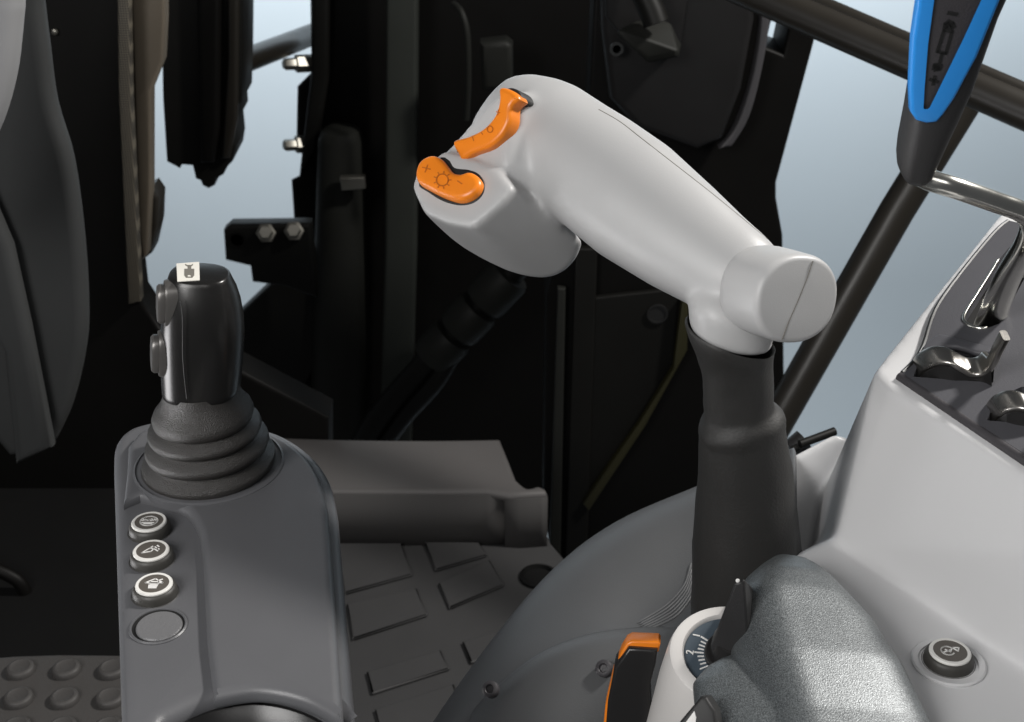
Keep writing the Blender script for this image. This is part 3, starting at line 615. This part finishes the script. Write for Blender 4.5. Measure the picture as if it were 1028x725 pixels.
yplate('perforated_strip', [(117, -60), (128, -60), (131, 100), (137, 225), (141, 303), (129, 306), (124, 200), (119, 90)], 1.735, .02, 'perf', bp_, .002)
yplate('beige_panel', [(129, -60), (164, -60), (165, 20), (163, 62), (151, 92), (151, 190), (148, 256), (142, 262), (138, 225), (134, 100)], 1.78, .03, 'beige', bp_, .004)
yplate('lower_lug', [(141, 196), (152, 190), (159, 200), (158, 228), (152, 255), (143, 262)], 1.80, .05, 'brown', bp_, .006)
lathe('rivet', ony(55, 32, 1.745), -Yv, [(.004, 0), (.0035, .003), (0, .004)], 'steel', bp_, 16)
hm = thing('machine_housing', 'dark machine housing hanging against the pale backdrop at upper left', 'housing', ony(205, 190, 2.3))
yplate('housing_body', [(160, -60), (244, -60), (243, 60), (242, 103), (237, 108), (238, 122), (233, 130), (235, 150), (233, 163), (228, 168), (224, 176), (217, 180), (215, 187), (209, 190), (203, 187), (201, 182), (196, 180), (193, 167), (182, 166), (180, 170), (175, 167), (167, 163), (163, 100)], 2.3, .12, 'dark2', hm, .006)
yplate('housing_rib', [(228, -60), (240, -60), (238, 120), (230, 160), (222, 160), (228, 60)], 2.285, .02, 'brown', hm, .006)
yplate('housing_cap', [(196, -60), (222, -60), (220, 130), (214, 165), (200, 165)], 2.28, .03, 'dark', hm, .01)
ba = tube('support_arm', [ony(225, 69, 2.38), ony(300, 40, 2.8), ony(330, 28, 2.98)], .022, 'brown', None)
tag(ba, 'brown black support arm between the hanging housing and centre frame', 'arm')
# centre boom frame
cf = thing('boom_frame', 'large black machine frame behind the cab with bolts and bracket', 'machine frame', ony(450, 470, 2.75))
yplate('frame_plate', [(310, -80), (640, -80), (640, 520), (120, 520), (120, 318), (150, 312), (245, 312), (262, 292), (285, 268), (300, 255), (303, 240), (295, 228), (292, 182), (300, 178), (303, 150), (297, 140), (298, 88), (312, 74)], 2.75, .02, 'dark', cf, .012)
yplate('brace_plate', [(310, 250), (330, 290), (335, 340), (285, 430), (240, 470), (190, 470), (220, 335)], 2.66, .05, 'dark2', cf, .012)
yplate('upright_strip', [(388, -80), (420, -80), (418, 250), (412, 470), (380, 470), (386, 250)], 2.62, .05, 'upright', cf, .008)
u, v, n = X, Z, Yv
c = ony(345, 150, 2.68)
loft('pivot_drum', [ring(ony(342, y, 2.68), X, Yv, w * 2.9 / FPX, w * 2.9 / FPX, 2.2, 40) for y, w in ((128, 14), (131, 19), (140, 22), (250, 26), (330, 30), (470, 32))], 'dark3', cf)
yplate('pale_band', [(341, 179), (366, 178), (367, 190), (343, 192)], 2.60, .02, 'steel', cf, .003)  # paler steel-coloured plate across the drum
yplate('frame_rim', [(312, -80), (332, -80), (330, 80), (318, 150), (300, 180), (303, 150), (312, 74)], 2.7, .06, 'dark2', cf, .01)
bk = yplate('bracket', [(224, 232), (231, 226), (312, 225), (318, 300), (285, 288), (253, 284), (251, 268), (226, 262)], 2.55, .04, 'dark2', cf, .008)
for x, y, r in ((267, 234, .015), (295, 232, .015)):
    lathe('bolt', ony(x, y, 2.545), V((.1, -1, .55)), [(r * 1.3, -.01), (r * 1.3, .003), (r, .004), (r, .016), (r * .8, .018), (0, .018)], 'steel', bk, 6)
lathe('bolt_hole', ony(238, 241, 2.549), -Yv, [(.018, -.001), (.018, .002), (.013, .002), (.013, -.006), (0, -.006)], 'dark', bk, 24)
for x, y in ((300, 64), (300, 145)):
    lathe('bolt', ony(x, y, 2.72), V((-1, -.5, .1)), [(.018, -.03), (.018, .006), (.012, .008), (.012, .028), (.009, .032), (0, .032)], 'steel', cf, 6)
# hydraulic hoses
hh = thing('hydraulic_hose', 'black hydraulic hose with three ringed couplings', 'hose', ony(400, 410, 2.5))
hd = (ony(512, 275, 2.45) - ony(428, 365, 2.45)); h0 = ony(428, 365, 2.45)
tube('hose', [ony(350, 470, 2.5), ony(380, 420, 2.47), h0, h0 + hd * .5, h0 + hd * 1.2], .026, 'dark2', hh, 20, 4)
for t0, t1 in ((.05, .33), (.37, .64), (.68, 1.0)):
    a, b = h0 + hd * t0, h0 + hd * t1; lathe('coupling', a, hd, [(.03, 0), (.042, .004), (.045, .014), (.045, (b - a).length - .01), (.041, (b - a).length), (.03, (b - a).length + .001)], 'dark3', hh, 32)
h2 = tube('hydraulic_hose', [ony(360, 480, 2.5), ony(405, 420, 2.45), ony(440, 380, 2.43), ony(460, 340, 2.45), ony(470, 300, 2.5)], .018, 'dark2', None, 16, 5)
tag(h2, 'thin black hose curving below the ringed couplings', 'hose')
gh = tube('grab_handle', [ony(455, 4, 2.5), ony(463, 12, 2.48), ony(469, 35, 2.47), ony(470, 80, 2.47), ony(468, 120, 2.48)], .006, 'dark3', None, 12, 5)
tag(gh, 'thin curved grab handle in the dark above the lever head', 'handle')
tb = yplate('relay_box', [(482, 44), (508, 41), (515, 46), (515, 90), (484, 92)], 2.5, .05, 'dark3', None, .012)
tag(tb, 'small dark box beside thin curved handle', 'box')
# ================================================================== RIGHT PILLAR AND DOOR
rp = thing('cab_pillar', 'wide black cab pillar with latch recess behind the pale lever', 'pillar', ony(680, 520, 2.05))
yplate('pillar_shell', [(600, -80), (822, -80), (818, 41), (779.5, 184), (779.5, 200), (786, 237), (788, 440), (788, 620), (560, 620), (545, 500), (548, 300), (590, 120)], 2.05, .10, 'dark', rp, .006, holes=([(774.5, 22), (792, 28), (786, 55), (768.6, 48)],))
yplate('inner_cover', [(603, -80), (748, -80), (758, 20), (745, 90), (726, 140), (700, 152), (640, 130), (612, 100), (604, 30)], 1.99, .05, 'blackplastic', rp, .012)
yplate('ribbed_trim', spline([(760, -30), (764, 18), (756, 75), (740, 125), (722, 150)], 5) + spline([(735, 147), (752, 118), (765, 70), (773, 18), (772, -30)], 5), 2.0, .03, 'ribbed', rp, .003)
yplate('pillar_seam', [(560, 290), (568, 290), (562, 600), (550, 600)], 2.03, .015, 'dark3', rp, .003)
yplate('pillar_seam', [(578, 250), (600, 250), (588, 600), (566, 600)], 2.03, .015, 'dark2', rp, .003)
yplate('yellow_flange', [(585, 506), (642, 425), (676, 370), (685, 300), (691, 300), (690, 352), (648, 428), (591, 514)], 2.02, .02, 'olive', rp, .003)
yplate('lower_gusset', [(590, 300), (682, 290), (676, 366), (640, 425), (590, 495)], 2.035, .012, 'dark2', rp, .003)
lathe('gusset_hole', ony(660, 315, 2.033), -Yv, [(.017, 0), (.017, .002), (.014, .002), (.014, -.004), (0, -.004)], 'mark', rp, 24)
lt = thing('door_latch', 'dark grey latch recess with bright edges at top of the black pillar', 'latch', ony(650, 57, 1.97))
yplate('latch_housing', [(606, -60), (700, -60), (684, 40), (680, 52), (650, 58), (618, 30), (608, 18)], 1.975, .03, 'blackplastic', lt, .004)
bm = bmesh.new(); add_hull(bm, [ony(x, y, yy) for yy, q in ((1.93, ((619, 29), (650, 57), (681, 51))), (1.985, ((640, 20), (672, 18), (684, 44)))) for x, y in q] + [ony(x, y + 7, 1.935) for x, y in ((619, 29), (650, 57), (681, 51))])
sh_ = link('latch_shelf', bm_mesh(bm, 'ls'), 'dark3', lt); bv = sh_.modifiers.new('b', 'BEVEL'); bv.width = .004; bv.segments = 3
tube('latch_pin', [ony(636, -30, 1.95), ony(655, 12, 1.93), ony(659, 24, 1.925)], .018, 'dark2', lt, 20)
lathe('latch_bolt', ony(619, 49, 1.965), -Yv, [(.010, 0), (.010, .003), (.006, .003), (.006, 0), (0, 0)], 'fascia', lt, 20)
# rails
tr = thing('hand_rail', 'brown black double hand rail crossing the top right', 'rail', ony(900, 50, 1.6))
def railpt(x, off): return P(x, 34 + (x - 860) * .433 + off, 1.65 - (x - 720) * .0006)
tube('lower_tube', [railpt(x, 5) for x in (700, 780, 860, 950, 1060)], .0190, 'brown', tr)
tube('upper_tube', [railpt(x, -12) + Yv * .01 for x in (700, 780, 860, 950, 1060)], .0105, 'brown', tr)
dr = tube('diagonal_bar', [P(972, 95, 1.75), P(900, 212, 1.78), P(775, 432, 1.85)], .0225, 'brown', None)
tag(dr, 'brown black diagonal bar sloping down from the hand rail', 'bar')
fx = thing('hinge_stay', 'small black hinge fitting with thin rod behind the rubber gaiter', 'hinge', P(800, 455, 1.3))
tube('hinge_block', [P(794, 452, 1.28), P(807, 441, 1.28)], .0100, 'blackplastic', fx)
tube('hinge_pin', [P(795, 452, 1.262), P(801, 449, 1.262)], .004, 'dark2', fx)
tube('stay_rod', [P(803, 446, 1.26), P(838, 433, 1.27)], .004, 'dark2', fx, 10)
